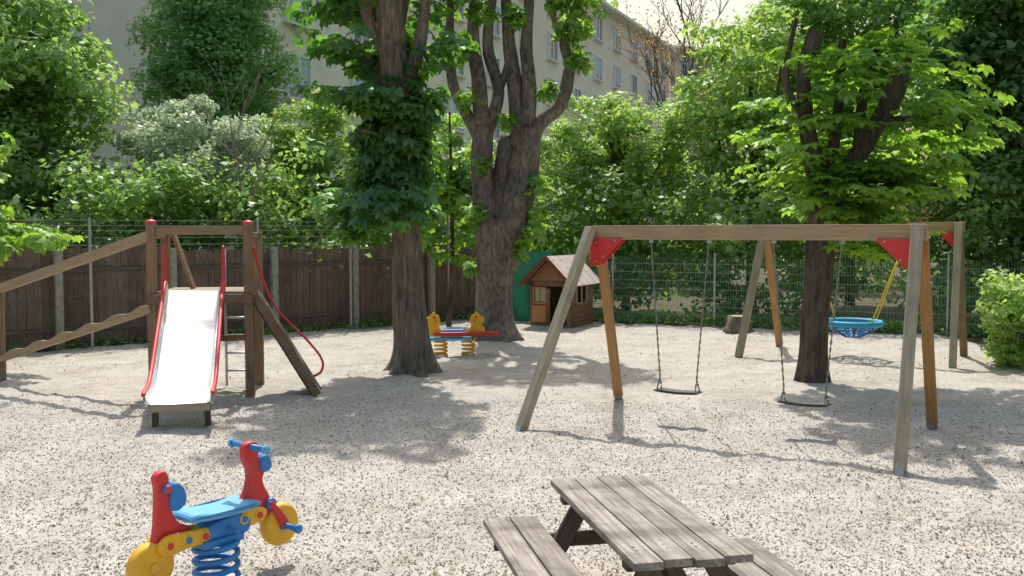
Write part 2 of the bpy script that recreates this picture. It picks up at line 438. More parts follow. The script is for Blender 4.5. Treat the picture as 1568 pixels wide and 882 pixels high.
def litter():
    n = 13000
    y = 4.8+(rng.uniform(0, 1, n)**1.3)*18; x = rng.uniform(-1, 1, n)*(y*.56+.5)
    keep = np.array([noise.noise(V((a*.8, b*.8, 9)))+.4*noise.noise(V((a*4, b*4, 2))) > .02 for a, b in zip(x, y)]) & (y < np.array([fence_y(a) for a in x]))
    x, y = x[keep], y[keep]
    z = np.array([hz(a, b)+.012 for a, b in zip(x, y)])
    Nn = np.tile([0, 0, 1.0], (len(x), 1))+rng.normal(size=(len(x), 3))*.35
    quads_obj('fallen_leaves', leaf_simple(np.stack([x, y, z], 1), Nn, .034, .55), M_litter, None)
litter()

# ------------------------------------------------------------------ swing set
def chain(g, name, p0, p1):
    p0 = V(p0); p1 = V(p1); L = (p1-p0).length; n = int(L/.042); lst = []
    R = frame(p1-p0)
    for i in range(n):
        c = p0.lerp(p1, (i+.5)/n)
        lst.append((c, (.05, .02 if i % 2 else .006, .006 if i % 2 else .02), R))
    return boxes(g, name, lst, M_chain)
g = G('swing_set', (2.6, 11.3, 0))
A = V((1.04, 12.2, 2.25)); B = V((4.14, 10.25, 2.26)); ab = (B-A).normalized(); perp = V((-ab.y, ab.x, 0)).normalized()
if perp.y < 0: perp = -perp
beam(g, 'top_beam', A-ab*.05, B+ab*.12, .10, .17, M_beam)
beam(g, 'front_leg_left', (0.11, 11.3, .03), A-perp*.10+V((-.03, 0, .06)), .115, .10, M_woodgrey)
beam(g, 'back_leg_left', (1.44, 13.35, .03), A+perp*.10+V((-.02, 0, -.02)), .115, .10, M_woodorange)
beam(g, 'front_leg_right', (3.63, 9.2, .03), B-perp*.11+V((.05, 0, .07)), .115, .10, M_woodgrey)
beam(g, 'back_leg_right', (4.84, 11.35, .03), B+perp*.10+V((.06, 0, -.02)), .115, .10, M_woodorange)
for i, (p, q) in enumerate([((0.11, 11.3), A-perp*.1), ((1.44, 13.35), A+perp*.1), ((3.63, 9.2), B-perp*.1), ((4.84, 11.35), B+perp*.1)]):
    p = V((p[0], p[1], 0)); d = (q-p).normalized()
    beam(g, 'foot_bracket_%d' % (i+1), p-d*.12, p+d*.10, .075, .125, M_galv, bev=.004)
for nm, O, s in (('gusset_left', A, 1), ('gusset_right', B, -1)):
    for k, sd in (('front', -1), ('back', 1)):
        off = perp*sd*.062
        o = O+off+V((0, 0, -.085))
        M = Matrix.Translation(o) @ frame(ab*s, (0, 0, 1)).to_4x4()
        prism(g, nm+'_'+k, [(-.06, .02), (.36, .02), (.36, -.005), (.06, -.30), (-.06, -.33)], .008, M_red, M, bev=.001)
        boxes(g, nm+'_bolts_'+k, [(o+ab*s*a+V((0, 0, b))+perp*sd*.008, (.022, .014, .022), frame(ab)) for a, b in ((.02, -.03), (.28, -.01), (.02, -.26), (.12, -.2))], M_galv)
def swing(s, nm):
    c = A.lerp(B, s); sc = V((c.x, c.y, .385))
    w = .5; wt = .72 if s < .5 else .74
    M = Matrix.Translation(sc) @ frame(ab).to_4x4()
    o = smooth_outline([(-w/2, -.008), (-w/2, .018), (0, .008), (w/2, .018), (w/2, -.008), (0, -.022)], 3)
    prism(g, 'seat_'+nm, o, .17, M_black, M, bev=.004)
    for sg, k in ((-1, 'a'), (1, 'b')):
        top = c+ab*sg*wt/2+V((0, 0, -.1)); bot = sc+ab*sg*(w/2-.02)+V((0, 0, .16))
        chain(g, 'chain_'+nm+k, bot, top)
        for y in (-.07, .07):
            chain(g, 'chain_fork_%s%s%d' % (nm, k, y > 0), sc+ab*sg*(w/2-.01)+perp*y+V((0, 0, .01)), bot)
        beam(g, 'hanger_'+nm+k, top-V((0, 0, .02)), top+V((0, 0, .03)), .05, .05, M_galv, up=(0, 1, 0), bev=.004)
swing(.295, 'left'); swing(.70, 'right')

# nest swing at the back
g = G('nest_swing', (6.2, 17.9, 0))
A2 = V((4.72, 18.6, 2.24)); B2 = V((7.66, 17.1, 2.33)); ab2 = (B2-A2).normalized(); pp = V((-ab2.y, ab2.x, 0))
beam(g, 'top_beam', A2-ab2*.1, B2+ab2*.1, .11, .17, M_beam)
for nm, p, q, m in (('leg_a', (4.05, 17.7, 0), A2-pp*.1, M_woodgrey), ('leg_b', (5.27, 19.5, 0), A2+pp*.1, M_woodorange),
                    ('leg_c', (7.26, 16.3, 0), B2-pp*.1+V((0, 0, .06)), M_woodgrey), ('leg_d', (8.15, 17.85, 0), B2+pp*.1, M_woodbrown)):
    beam(g, nm, p, q, .12, .11, m)
M = Matrix.Translation(B2-pp*.065+V((0, 0, -.085))) @ frame(-ab2).to_4x4()
prism(g, 'gusset', [(-.05, .02), (.34, .02), (.06, -.30), (-.05, -.3)], .008, M_red, M, bev=.001)
nc = V((6.08, 17.7, .62)); Rn = .48
ring = [nc+V((math.cos(a)*Rn, math.sin(a)*Rn, 0)) for a in np.linspace(0, 2*math.pi, 33)]
tube(g, 'nest_ring', ring, .055, M_cyan, 10)
for k in range(3):
    rr = Rn*(.8-.25*k); dz = -.10-.07*k
    tube(g, 'nest_net_ring_%d' % k, [nc+V((math.cos(a)*rr, math.sin(a)*rr, dz)) for a in np.linspace(0, 2*math.pi, 25)], .016, M_blue, 6)
for k in range(14):
    a = 2*math.pi*k/14; d = V((math.cos(a), math.sin(a), 0))
    tube(g, 'nest_net_%d' % k, [nc+d*Rn, nc+d*Rn*.75+V((0, 0, -.12)), nc+d*Rn*.3+V((0, 0, -.24)), nc+V((0, 0, -.25))], .016, M_blue if k % 2 else M_black, 6)
for k, s in enumerate((.26, .26, .76, .76)):
    t = A2.lerp(B2, s)+V((0, 0, -.1)); side = (-1 if s < .5 else 1); e = nc+ab2*side*Rn*.72+pp*(.34 if k % 2 else -.34)
    tube(g, 'rope_%d' % k, [e, t], .016, M_yrope, 6)

# ------------------------------------------------------------------ slide tower
g = G('playground_slide', (-4.2, 13.6, 0))
FL = V((-4.87, 13.45, 0)); FR = V((-3.60, 13.6, 0)); BL = V((-4.99, 14.35, 0)); BR = V((-3.70, 14.5, 0))
dx = (FR-FL).normalized(); dy = (BR-FR).normalized()
for nm, p, h in (('post_front_left', FL, 2.38), ('post_front_right', FR, 2.37), ('post_back_left', BL, 2.25), ('post_back_right', BR, 2.25)):
    beam(g, nm, p-V((0, 0, .1)), p+V((0, 0, h)), .12, .12, M_woodbrown, up=dy)
    if 'front' in nm:
        bm = bmesh.new(); bmesh.ops.create_uvsphere(bm, u_segments=16, v_segments=8, radius=.075)
        bm_obj('cap_'+nm, bm, M_red, g, Matrix.Translation(p+V((0, 0, h))) @ Matrix.Diagonal((1, 1, .6, 1)), True)
z = lambda p, h: p+V((0, 0, h))
beam(g, 'top_rail_front', z(FL, 2.27)+dx*.06, z(FR, 2.27)-dx*.06, .05, .11, M_woodbrown)
beam(g, 'top_rail_left', z(FL, 2.2)+dy*.06, z(BL, 2.2)-dy*.06, .05, .09, M_woodbrown)
beam(g, 'top_rail_right', z(FR, 2.2)+dy*.06, z(BR, 2.2)-dy*.06, .05, .09, M_woodbrown)
beam(g, 'deck_front', z(FL, 1.35)-dy*.09-dx*.05, z(FR, 1.35)-dy*.09+dx*.05, .05, .12, M_woodbrown)
beam(g, 'deck_back', z(BL, 1.35)+dy*.09, z(BR, 1.35)+dy*.09, .05, .12, M_woodbrown)
for i in range(7):
    p = FL+dy*(.02+i*.145); beam(g, 'deck_board_%d' % i, z(p, 1.43)+dx*.07, z(p, 1.43)+dx*(1.21), .135, .035, M_woodgrey)
beam(g, 'brace_left', z(FL, 1.45)+dx*.42+dy*.6, z(FL, 2.25)+dx*.13+dy*.7, .09, .05, M_woodbrown)
beam(g, 'low_rail_right', z(FR, .72)-dx*.55+dy*.75, z(BR, .72), .05, .09, M_woodbrown)
for k in range(5):
    h = .22+k*.26; tube(g, 'ladder_rung_%d' % k, [z(BR, h)-dx*.48+dy*.05, z(BR, h)-dx*.08+dy*.05], .016, M_galv, 8)
for k in (.48, .1):
    tube(g, 'ladder_side_%d' % (k*100), [z(BR, 0)-dx*k+dy*.05, z(BR, 2.0)-dx*k+dy*.05], .02, M_galv, 8)
S0 = V((-4.30, 13.48, 0)); S1 = V((-3.80, 11.30, 0)); sd = (S1-S0).normalized(); sn = V((-sd.y, sd.x, 0))
prof = [(0, 1.46), (.12, 1.45), (.28, 1.36), (.5, 1.22), (1.3, .72), (1.7, .48), (1.9, .395), (2.1, .36), (2.3, .35), (2.38, .32)]
pp3 = [V((0, a, b)) for a, b in prof]; pth, _ = smoothpath(pp3, [1]*len(pp3), 4)
hw = .36
cs = [(-hw-.015, .12), (-hw, .13), (-hw+.01, .12), (-hw+.02, .02), (-hw+.06, 0), (0, -.004), (hw-.06, 0), (hw-.02, .02), (hw-.01, .12), (hw, .13), (hw+.015, .12), (hw+.015, -.03), (hw-.02, -.045), (-hw+.02, -.045), (-hw-.015, -.03)]
vs = []; fs = []; n = len(cs)
for i, p in enumerate(pth):
    q = pth[min(i+1, len(pth)-1)]-pth[max(i-1, 0)]; t = V((q.y, q.z)).normalized(); up = V((-t.y, t.x))
    if up.y < 0: up = -up
    for a, b in cs:
        vs.append(S0+sd*(p.y+up.x*b)+sn*a+V((0, 0, p.z+up.y*b)))
for i in range(len(pth)-1):
    for j in range(n):
        a = i*n+j; b = i*n+(j+1) % n; fs.append((a, b, b+n, a+n))
fs.append(tuple(range(n))); fs.append(tuple((len(pth)-1)*n+j for j in range(n))[::-1])
me = mesh_of('chute', vs, fs, True); mkobj('chute', me, M_steel, g)
for s, nm in ((-1, 'left'), (1, 'right')):
    pts = []
    for p in pth:
        pts.append(S0+sd*(p.y+.04)+sn*s*(hw+.012)+V((0, 0, p.z+.115)))
    tube(g, 'chute_edge_'+nm, pts, .026, M_red, 8)
    o = S0+sn*s*(hw+.02)
    tube(g, 'handrail_'+nm, [z(o, 1.45)-sd*.03, z(o, 1.75)-sd*.02, z(o, 2.02)+sd*.02, z(o, 2.03)+sd*.08, z(o, 1.8)+sd*.18, z(o, 1.5)+sd*.36, z(o, 1.32)+sd*.5], .019, M_red, 8, sub=4)
    f = S0+sd*2.12+sn*s*.29
    beam(g, 'chute_leg_'+nm, z(f, -.08)-sd*.03, z(f, .33), .07, .07, M_tabledark, up=sd)
c = S0+sd*2.12
beam(g, 'chute_cross', z(c, .27)-sn*.3, z(c, .27)+sn*.3, .10, .06, M_woodbrown)
c = S0+sd*2.37
beam(g, 'chute_end_board', z(c, .27)-sn*.34, z(c, .27)+sn*.34, .03, .08, M_woodgrey)
P1 = z(FL, 2.2)-dx*.02; P2 = V((-9.2, 15.6, .95))
beam(g, 'long_rail', P1-dy*.07, P2, .10, .13, M_beam)
Q1 = z(FL, 1.22)-dy*.07; Q2 = V((-9.2, 15.6, -.12))
outl = []; L = (Q2-Q1).length
for i in range(61):
    outl.append((L*i/60, .055+.022*math.sin(i*.95)))
for i in range(60, -1, -1): outl.append((L*i/60, -.055))
prism(g, 'wavy_rail', outl, .07, M_beam, Matrix.Translation(Q1) @ frame(Q2-Q1).to_4x4(), bev=.008)
pr = V((-7.66, 14.85, 0)); beam(g, 'rail_post', pr-V((0, 0, .1)), z(pr, 1.42), .1, .1, M_woodbrown, up=dy)
T = z(FR, 1.40)+dx*.08; Bm = V((-2.66, 13.55, .02)); back = V((-.15, .55, 0))
for nm, o in (('side_front', V((0, 0, 0))), ('side_back', back)):
    beam(g, 'climb_'+nm, T+o, Bm+o, .06, .12, M_woodbrown)
beam(g, 'climb_panel', (T+T+back)/2+V((0, 0, -.01)), (Bm+Bm+back)/2+V((0, 0, -.01)), .50, .03, M_tabledark)
for k in range(5):
    c = T.lerp(Bm, .15+k*.18)+V((.03, 0, .03)); beam(g, 'climb_cleat_%d' % k, c+back*.08, c+back*.92, .04, .035, M_woodgrey)
tube(g, 'climb_bar', [z(FR, 2.05)+dx*.07, V((-3.45, 13.65, 1.7)), V((-3.25, 13.7, 1.2)), V((-2.85, 13.7, .78)), V((-2.62, 13.6, .52)), V((-2.6, 13.5, .36)), V((-2.72, 13.5, .28))], .017, M_red, 8, sub=5)

# ------------------------------------------------------------------ spring rider (foreground)
g = G('spring_rider', (-1.90, 6.28, 0), math.atan2(.79, .61), world=False)
def P3(nm, o, th, mat, y=0, bev=.014, sm=True):
    return prism(g, nm, smooth_outline(o, 4) if sm else o, th, mat, Matrix.Translation((0, y, 0)), bev)
def hel(nm, c, r, z0, z1, turns, tr, mat, gg):
    pts = [V((c[0]+r*math.cos(t*2*math.pi*turns), c[1]+r*math.sin(t*2*math.pi*turns), z0+(z1-z0)*t)) for t in np.linspace(0, 1, int(turns*20))]
    return tube(gg, nm, pts, tr, mat, 10)
hel('spring', (0, 0), .135, .0, .30, 4, .019, M_blue, g)
prism(g, 'base_plate', disc(.2), .03, M_galv, Matrix.Translation((0, 0, .005)) @ Matrix.Rotation(math.pi/2, 4, 'X'), .004)
box(g, 'spring_clamp', (0, 0, .315), (.3, .2, .05), M_blue, bev=.012)
P3('body_block', [(-.12, .32), (-.1, .42), (.0, .45), (.14, .46), (.22, .42), (.2, .33), (.05, .31)], .15, M_blue)
P3('seat', [(-.27, .50), (-.24, .545), (-.10, .525), (.08, .515), (.22, .53), (.27, .51), (.2, .485), (.05, .475), (-.12, .48)], .27, M_blueL, bev=.022)
P3('rear_wheel', disc(.145, 14, -.47, .26), .10, M_yellow, bev=.03)
P3('front_wheel', disc(.145, 14, .51, .29), .09, M_yellow, bev=.03)
for nm, cx, cz in (('rear', -.47, .26), ('front', .51, .29)):
    P3('hub_'+nm, disc(.035, 10, cx, cz), .135, M_yellow if nm == 'rear' else M_blue, bev=.01)
P3('rear_panel', [(-.46, .33), (-.44, .5), (-.43, .7), (-.44, .80), (-.38, .83), (-.345, .78), (-.34, .62), (-.29, .5), (-.2, .44), (-.22, .36), (-.34, .32)], .06, M_red)
P3('front_panel', [(.15, .46), (.22, .56), (.25, .68), (.21, .80), (.22, .88), (.28, .90), (.33, .87), (.33, .78), (.38, .70), (.36, .62), (.42, .5), (.48, .40), (.45, .34), (.37, .38), (.30, .42)], .06, M_red)
for y in (-.055, .055):
    P3('rear_link_%d' % (y > 0), [(-.46, .37), (-.40, .435), (-.25, .435), (-.10, .42), (-.07, .38), (-.1, .33), (-.25, .325), (-.4, .31)], .035, M_yellow, y)
    P3('front_link_%d' % (y > 0), [(.12, .44), (.2, .475), (.32, .46), (.36, .42), (.32, .37), (.2, .355), (.13, .38)], .035, M_yellow, y)
    P3('fork_%d' % (y > 0), [(.38, .47), (.42, .465), (.53, .33), (.53, .28), (.49, .27), (.45, .34)], .025, M_red, y*1.1, bev=.008)
for i, (cx, cz, m1) in enumerate([(-.38, .375, M_yellow), (-.25, .38, M_yellow), (-.13, .375, M_yellow), (.17, .415, M_yellow), (.29, .415, M_yellow), (.41, .46, M_blue), (-.37, .72, M_blue)]):
    P3('bolt_cap_%d' % i, disc(.040 if i != 6 else .028, 12, cx, cz), .16 if i < 5 else .12, m1, bev=.014)
    P3('bolt_core_%d' % i, disc(.022, 10, cx, cz), .175 if i < 5 else .13, (M_red, M_blue)[i % 2] if i < 5 else M_red, bev=.004)
P3('rear_grip', [(-.35, .60), (-.34, .72), (-.30, .745), (-.25, .70), (-.235, .62), (-.27, .58), (-.31, .57)], .10, M_blue, bev=.016)
P3('head_light', [(.34, .70), (.33, .77), (.37, .80), (.41, .77), (.42, .71), (.38, .68)], .11, M_blue, bev=.018)
tube(g, 'handle_bar', [(.27, -.17, .865), (.27, .17, .865)], .021, M_blue, 12)
for y in (-.17, .17):
    tube(g, 'grip_end_%d' % (y > 0), [(.27, y*.98, .865), (.27, y*1.1, .865)], .03, M_blueL, 12)
tube(g, 'foot_bar_front', [(.51, -.19, .29), (.51, .19, .29)], .02, M_blue, 12)
for y in (-.19, .19): tube(g, 'foot_end_%d' % (y > 0), [(.51, y*.97, .29), (.51, y*1.1, .29)], .03, M_blue, 12)
tube(g, 'foot_bar_mid', [(.05, -.17, .38), (.05, .17, .38)], .018, M_blue, 12)

# ------------------------------------------------------------------ spring seesaw (back)
g = G('spring_seesaw', (-.98, 18.1, 0), math.radians(5), world=False)
hel('spring_a', (-.32, 0), .11, 0, .27, 4, .02, M_yellow, g); hel('spring_b', (.18, 0), .11, 0, .27, 4, .02, M_yellow, g)
box(g, 'red_board', (.14, -.06, .385), (1.18, .16, .075), M_red, bev=.02)
box(g, 'blue_board', (-.15, -.05, .30), (.78, .26, .04), M_blueL, bev=.01)
box(g, 'blue_seat', (-.12, .05, .44), (.42, .22, .035), M_blue, bev=.01)
head = [(-.12, .38), (-.13, .55), (-.17, .60), (-.17, .68), (-.12, .70), (-.06, .76), (-.01, .79), (0, .75), (.06, .72), (.09, .62), (.07, .52), (.13, .44), (.12, .38)]
for i, x in enumerate((-.42, .30)):
    o = [((-a if i else a), b+.0) for a, b in head]
    prism(g, 'horse_head_%d' % i, smooth_outline(o, 3), .05, M_yellow, Matrix.Translation((x, -.05+.04*i, 0)), .01)
    prism(g, 'eye_%d' % i, disc(.025, 10, 0, .69), .06, M_red, Matrix.Translation((x+(.02 if i else -.02), -.05+.04*i, 0)), .002)
    tube(g, 'handle_%d' % i, [(x, -.2, .62), (x, .14, .62)], .015, M_red, 8)
box(g, 'yellow_block', (.4, -.05, .46), (.16, .1, .10), M_yellow, bev=.02)

# ------------------------------------------------------------------ picnic table
g = G('picnic_table', (.74, 5.75, 0))
far = V((.565, 6.54, 0)); near = V((.915, 4.88, 0)); tl = (near-far).normalized(); tw = V((-tl.y, tl.x, 0))
if tw.x < 0: tw = -tw
TH = .65
nb = 4; W = .645; pw = W/nb
for i in range(nb):
    o = tw*(-W/2+pw*(i+.5)); e = (.0, .015, -.012, .008)[i]
    beam(g, 'top_plank_%d' % i, z(far+o+tl*e, TH-.02), z(near+o+tl*(-e), TH-.02+(.003 if i % 2 else 0)), pw-.007, .042, M_table, bev=.005)
for k, t in enumerate((.22, 1.48)):
    c = far+tl*t
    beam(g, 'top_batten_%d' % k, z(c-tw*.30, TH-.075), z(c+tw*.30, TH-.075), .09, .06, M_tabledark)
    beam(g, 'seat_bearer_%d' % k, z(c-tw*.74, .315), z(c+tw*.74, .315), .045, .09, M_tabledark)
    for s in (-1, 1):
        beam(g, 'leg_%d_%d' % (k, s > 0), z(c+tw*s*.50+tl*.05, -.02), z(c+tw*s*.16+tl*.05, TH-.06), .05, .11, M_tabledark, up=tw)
for s, nm, t0, t1 in ((-1, 'left', -.03, 1.66), (1, 'right', .70, 1.78)):
    for k in range(2):
        o = tw*s*(.48+.18*k)+tw*s*.02
        beam(g, 'bench_%s_%d' % (nm, k), z(far+o+tl*t0, .385), z(far+o+tl*t1, .385), .170, .042, M_table, bev=.006)
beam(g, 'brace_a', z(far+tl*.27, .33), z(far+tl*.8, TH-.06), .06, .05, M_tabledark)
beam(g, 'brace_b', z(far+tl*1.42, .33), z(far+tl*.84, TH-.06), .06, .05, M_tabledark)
lst = []
for i in range(nb):
    o = tw*(-W/2+pw*(i+.5))
    for t in (.19, .25, 1.45, 1.51):
        lst.append((z(far+o+tl*t, TH+.0035), (.012, .012, .004), None))
boxes(g, 'screws', lst, M_chain)

# ------------------------------------------------------------------ fences
F0 = V((-9.5, 18.4, 0)); fd = V((.775, .632, 0)); fd.normalize(); fnn = V((fd.y, -fd.x, 0))
g = G('wooden_fence', (-5, 22, 0))
lst = []; t = -4.0
while t < 11.2:
    w = .15+random.uniform(-.015, .015); h = 1.84+random.uniform(-.035, .03) + (.10 if t < 3 else 0)
    R = frame(fd) @ Matrix.Rotation(random.uniform(-.008, .008), 3, 'Y')
    lst.append((F0+fd*(t+w/2)+fnn*random.uniform(-.008, .008)+V((0, 0, h/2)), (w-.010, .022, h), R)); t += w
boxes(g, 'boards', lst, M_fence)
for hh in (.35, 1.5):
    beam(g, 'rail_%d' % (hh*100), F0+fd*-4+V((0, 0, hh))+fnn*.04, F0+fd*11.2+V((0, 0, hh))+fnn*.04, .04, .08, M_tabledark)
for i, t in enumerate((-3.4, -1.2, 1.0, 3.2, 5.44, 7.45, 9.6)):
    p = F0+fd*t+fnn*.14
    beam(g, 'concrete_post_%d' % i, p-V((0, 0, .1)), z(p, 1.90), .14, .14, M_conc, up=fd)
g = G('wire_fence', (-5, 21.8, 0))
lst = []
for t in (-2.6, 1.55, 5.0, 7.25, 10.0):
    p = F0+fd*t+fnn*.28
    lst.append(bar(p, z(p, 2.5), .05, .05, fd))
boxes(g, 'posts', lst, M_galv)
a0 = F0-fd*4+fnn*.24; a1 = F0+fd*11+fnn*.24
boxes(g, 'top_wires', [bar(z(a0, hh), z(a1, hh), .009, .009) for hh in (2.46, 2.36, 2.26, 2.12, 1.98)], M_galv)
lst = [bar(z(a0, 1.0), z(a1, 1.0), .006, .006)]
s = -4.0
while s < 11:
    for dd in (-1, 1):
        p = F0+fd*s+fnn*.24
        if dd > 0: lst.append(bar(z(p, .05), z(p+fd*1.9, 1.95), .002, .002))
        else: lst.append(bar(z(p+fd*1.9, .05), z(p, 1.95), .002, .002))
    s += .14
boxes(g, 'wires', lst, M_wire)
g = G('mesh_fence', (6, 22.7, 0))
m0 = V((-.9, 25.6, 0)); m1 = V((2.47, 24.3, 0)); m2 = V((13.5, 19.3, 0))
lst = []; posts = []
for a, b in ((m0, m1), (m1, m2)):
    L = (b-a).length; d = (b-a)/L; k = 0.0
    while k < L:
        lst.append(bar(z(a+d*k, .04), z(a+d*k, 1.62), .006, .006, d)); k += .06
    k = 0
    while k < L:
        posts.append(bar(a+d*k, z(a+d*k, 1.72), .06, .04, d)); k += 2.5
    h = .06
    while h < 1.66:
        for o in (-.007, .007):
            q = V((-d.y, d.x, 0))*o; lst.append(bar(z(a+q, h), z(b+q, h), .009, .009))
        h += .2
boxes(g, 'bars', lst, M_green); boxes(g, 'posts', posts, M_galv)
g = G('green_tarp', (.4, 24.6, 0))
vs = []; fs = []; nx, nz = 24, 22
for j in range(nz):
    for i in range(nx):
        x = -.05+1.05*i/(nx-1); zz = 1.78*j/(nz-1)
        vs.append(V((x, 24.75+.05*math.sin(x*11+zz*1.2)+.04*noise.noise(V((x*3, zz*3, 0)))-.1*(1-zz/1.8), zz-.07*math.sin(math.pi*i/(nx-1))*(j/(nz-1)))))
for j in range(nz-1):
    for i in range(nx-1):
        a = j*nx+i; fs.append((a, a+1, a+nx+1, a+nx))
mkobj('tarp_sheet', mesh_of('tarp', vs, fs), M_tarp, g)

# ------------------------------------------------------------------ playhouse
g = G('playhouse', (.43, 23.45, 0), math.atan2(-.475, .88), world=False)
W, D, H, RH = 1.05, 1.25, 1.08, 1.60
def wallboards(nm, x0, x1, y, z0, z1, axis='x'):
    l = []; hh = z0
    while hh < z1-.01:
        h = min(.115, z1-hh)
        c = ((x0+x1)/2, y, hh+h/2) if axis == 'x' else (y, (x0+x1)/2, hh+h/2)
        l.append((c, ((x1-x0), .03, h-.006) if axis == 'x' else (.03, (x1-x0), h-.006), None)); hh += .115
    boxes(g, nm, l, M_house)
wallboards('front_lower', 0, .52, 0, 0, .55); wallboards('front_left', 0, .1, 0, .55, H); wallboards('front_mid', .42, .52, 0, .55, .9)
wallboards('front_top', 0, W, 0, .95, H); wallboards('front_right', .95, W, 0, 0, .95)
wallboards('side_lower', .03, D, W, 0, .55, 'y'); wallboards('side_a', .03, .3, W, .55, H, 'y'); wallboards('side_b', .85, D, W, .55, H, 'y'); wallboards('side_top', .3, .85, W, .95, H, 'y')
wallboards('side_far', .03, D, 0.0, 0, H, 'y'); wallboards('back', .03, W-.03, D, 0, H)
prism(g, 'front_gable', [(0, H), (W, H), (W/2, RH)], .03, M_house, Matrix.Identity(4), 0)
prism(g, 'back_gable', [(0, H), (W, H), (W/2, RH)], .03, M_house, Matrix.Translation((0, D, 0)), 0)
M_orange = paint('orange_board', (0.50, 0.22, 0.07), .6)
box(g, 'orange_board', (.25, -.03, .30), (.36, .02, .40), M_orange, bev=.004)
for i, (p, q) in enumerate((((.1, -.02, .55), (.42, -.02, .55)), ((.1, -.02, .92), (.42, -.02, .92)), ((.26, -.02, .55), (.26, -.02, .92)), ((.1, -.02, .55), (.1, -.02, .92)), ((.42, -.02, .55), (.42, -.02, .92)))):
    beam(g, 'window_frame_%d' % i, p, q, .03, .03, M_orange)
box(g, 'window_curtain', (.26, .03, .74), (.3, .01, .34), paint('pale_curtain', (.5, .5, .35), .8), bev=0)
for i, (p, q) in enumerate((((W+.02, .3, .55), (W+.02, .85, .55)), ((W+.02, .3, .95), (W+.02, .85, .95)), ((W+.02, .58, .55), (W+.02, .58, .95)), ((W+.02, .3, .55), (W+.02, .3, .95)), ((W+.02, .85, .55), (W+.02, .85, .95)))):
    beam(g, 'side_frame_%d' % i, p, q, .03, .03, M_woodgrey)
sl = math.atan2(RH-H, W/2); rl = math.hypot(RH-H, W/2)+.22
for s, nm, mt in ((-1, 'roof_left', M_roofwood), (1, 'roof_right', M_roofsunlit)):
    cx = W/2+s*(math.cos(sl)*rl/2); cz = RH+.05-math.sin(sl)*rl/2
    R = Matrix.Rotation(s*sl, 3, 'Y')
    l = []
    nbd = 9; dl = (D+.5)/nbd
    for k in range(nbd):
        l.append((V((cx, -.25+dl*(k+.5), cz+(.004 if k % 2 else 0))), (rl, dl-.008, .03), R))
    boxes(g, nm, l, mt)
    beam(g, 'fascia_'+nm, (W/2, -.265, RH+.035), (W/2+s*math.cos(sl)*rl, -.265, RH+.035-math.sin(sl)*rl), .025, .09, M_roofwood)

# ------------------------------------------------------------------ tree stump
g = G('tree_stump', (5.02, 22.0, 0))
def sprof(i, a, q, r): return r*(1+.12*math.cos(5*a)*(1.2-q.z*2.2)+.06*noise.noise(V((math.cos(a)*3, math.sin(a)*3, q.z))))
vs, fs = tube_data([(5.02, 22, -.05), (5.02, 22, .08), (5.02, 22, .2), (5.03, 22, .36)], [.36, .29, .25, .235], 22, sprof)
mkobj('stump_bark', mesh_of('stump', vs, fs), M_bark, g)
vs, fs = tube_data([(5.03, 22, .355), (5.03, 22, .37)], [.215, .21], 20)
mkobj('cut_face', mesh_of('cut', vs, fs, False), M_stump, g)

# ------------------------------------------------------------------ main trees
def trunk_obj(g, nm, pts, rad, mat, flare, nl=6, n=44):
    p, r = smoothpath(pts, rad, 10)
    def prof(i, a, q, rr):
        f = flare*math.exp(-max(q.z, 0)/.28)*(.55+.45*math.cos(nl*a+.7*math.sin(2*a)+1))
        rid = .09*noise.noise(V((math.cos(a)*2.5, math.sin(a)*2.5, q.z*.7)))+.05*noise.noise(V((math.cos(a)*8, math.sin(a)*8, q.z*1.2)))
        return rr*(1+rid*2)+f
    vs, fs = tube_data(p, r, n, prof)
    return mkobj(nm, mesh_of(nm, vs, fs), mat, g)
# T1
g = G('horse_chestnut_tree', (-1.62, 15.9, 0))
trunk_obj(g, 'trunk', [(-1.60, 15.9, -.1), (-1.60, 15.9, .3), (-1.65, 15.9, 1.2), (-1.68, 15.9, 2.3), (-1.75, 15.9, 3.6), (-1.86, 15.9, 5.0), (-1.95, 15.9, 6.4), (-1.9, 15.9, 8.0)], [.29, .27, .25, .24, .23, .22, .19, .12], M_bark, .22)
limb_mesh(g, 'limbs', [([(-1.78, 15.9, 4.0), (-1.62, 15.8, 4.6), (-1.42, 15.8, 5.3), (-1.3, 15.8, 6.3)], [.12, .12, .10, .07]),
                       ([(-1.85, 15.9, 4.9), (-2.2, 15.9, 5.4), (-2.4, 15.9, 6.2), (-2.5, 15.9, 7.2)], [.11, .10, .09, .05]),
                       ([(-1.8, 15.9, 5.4), (-1.7, 16.3, 6.1), (-1.5, 16.6, 7.2)], [.1, .08, .05]),
                       ([(-1.7, 15.9, 2.9), (-2.1, 15.7, 2.8), (-2.6, 15.6, 2.6)], [.05, .035, .02]),
                       ([(-1.75, 15.9, 3.6), (-2.1, 15.5, 3.75), (-2.3, 15.4, 3.8)], [.05, .035, .02])], M_bark)
Ps = []; Ns = []
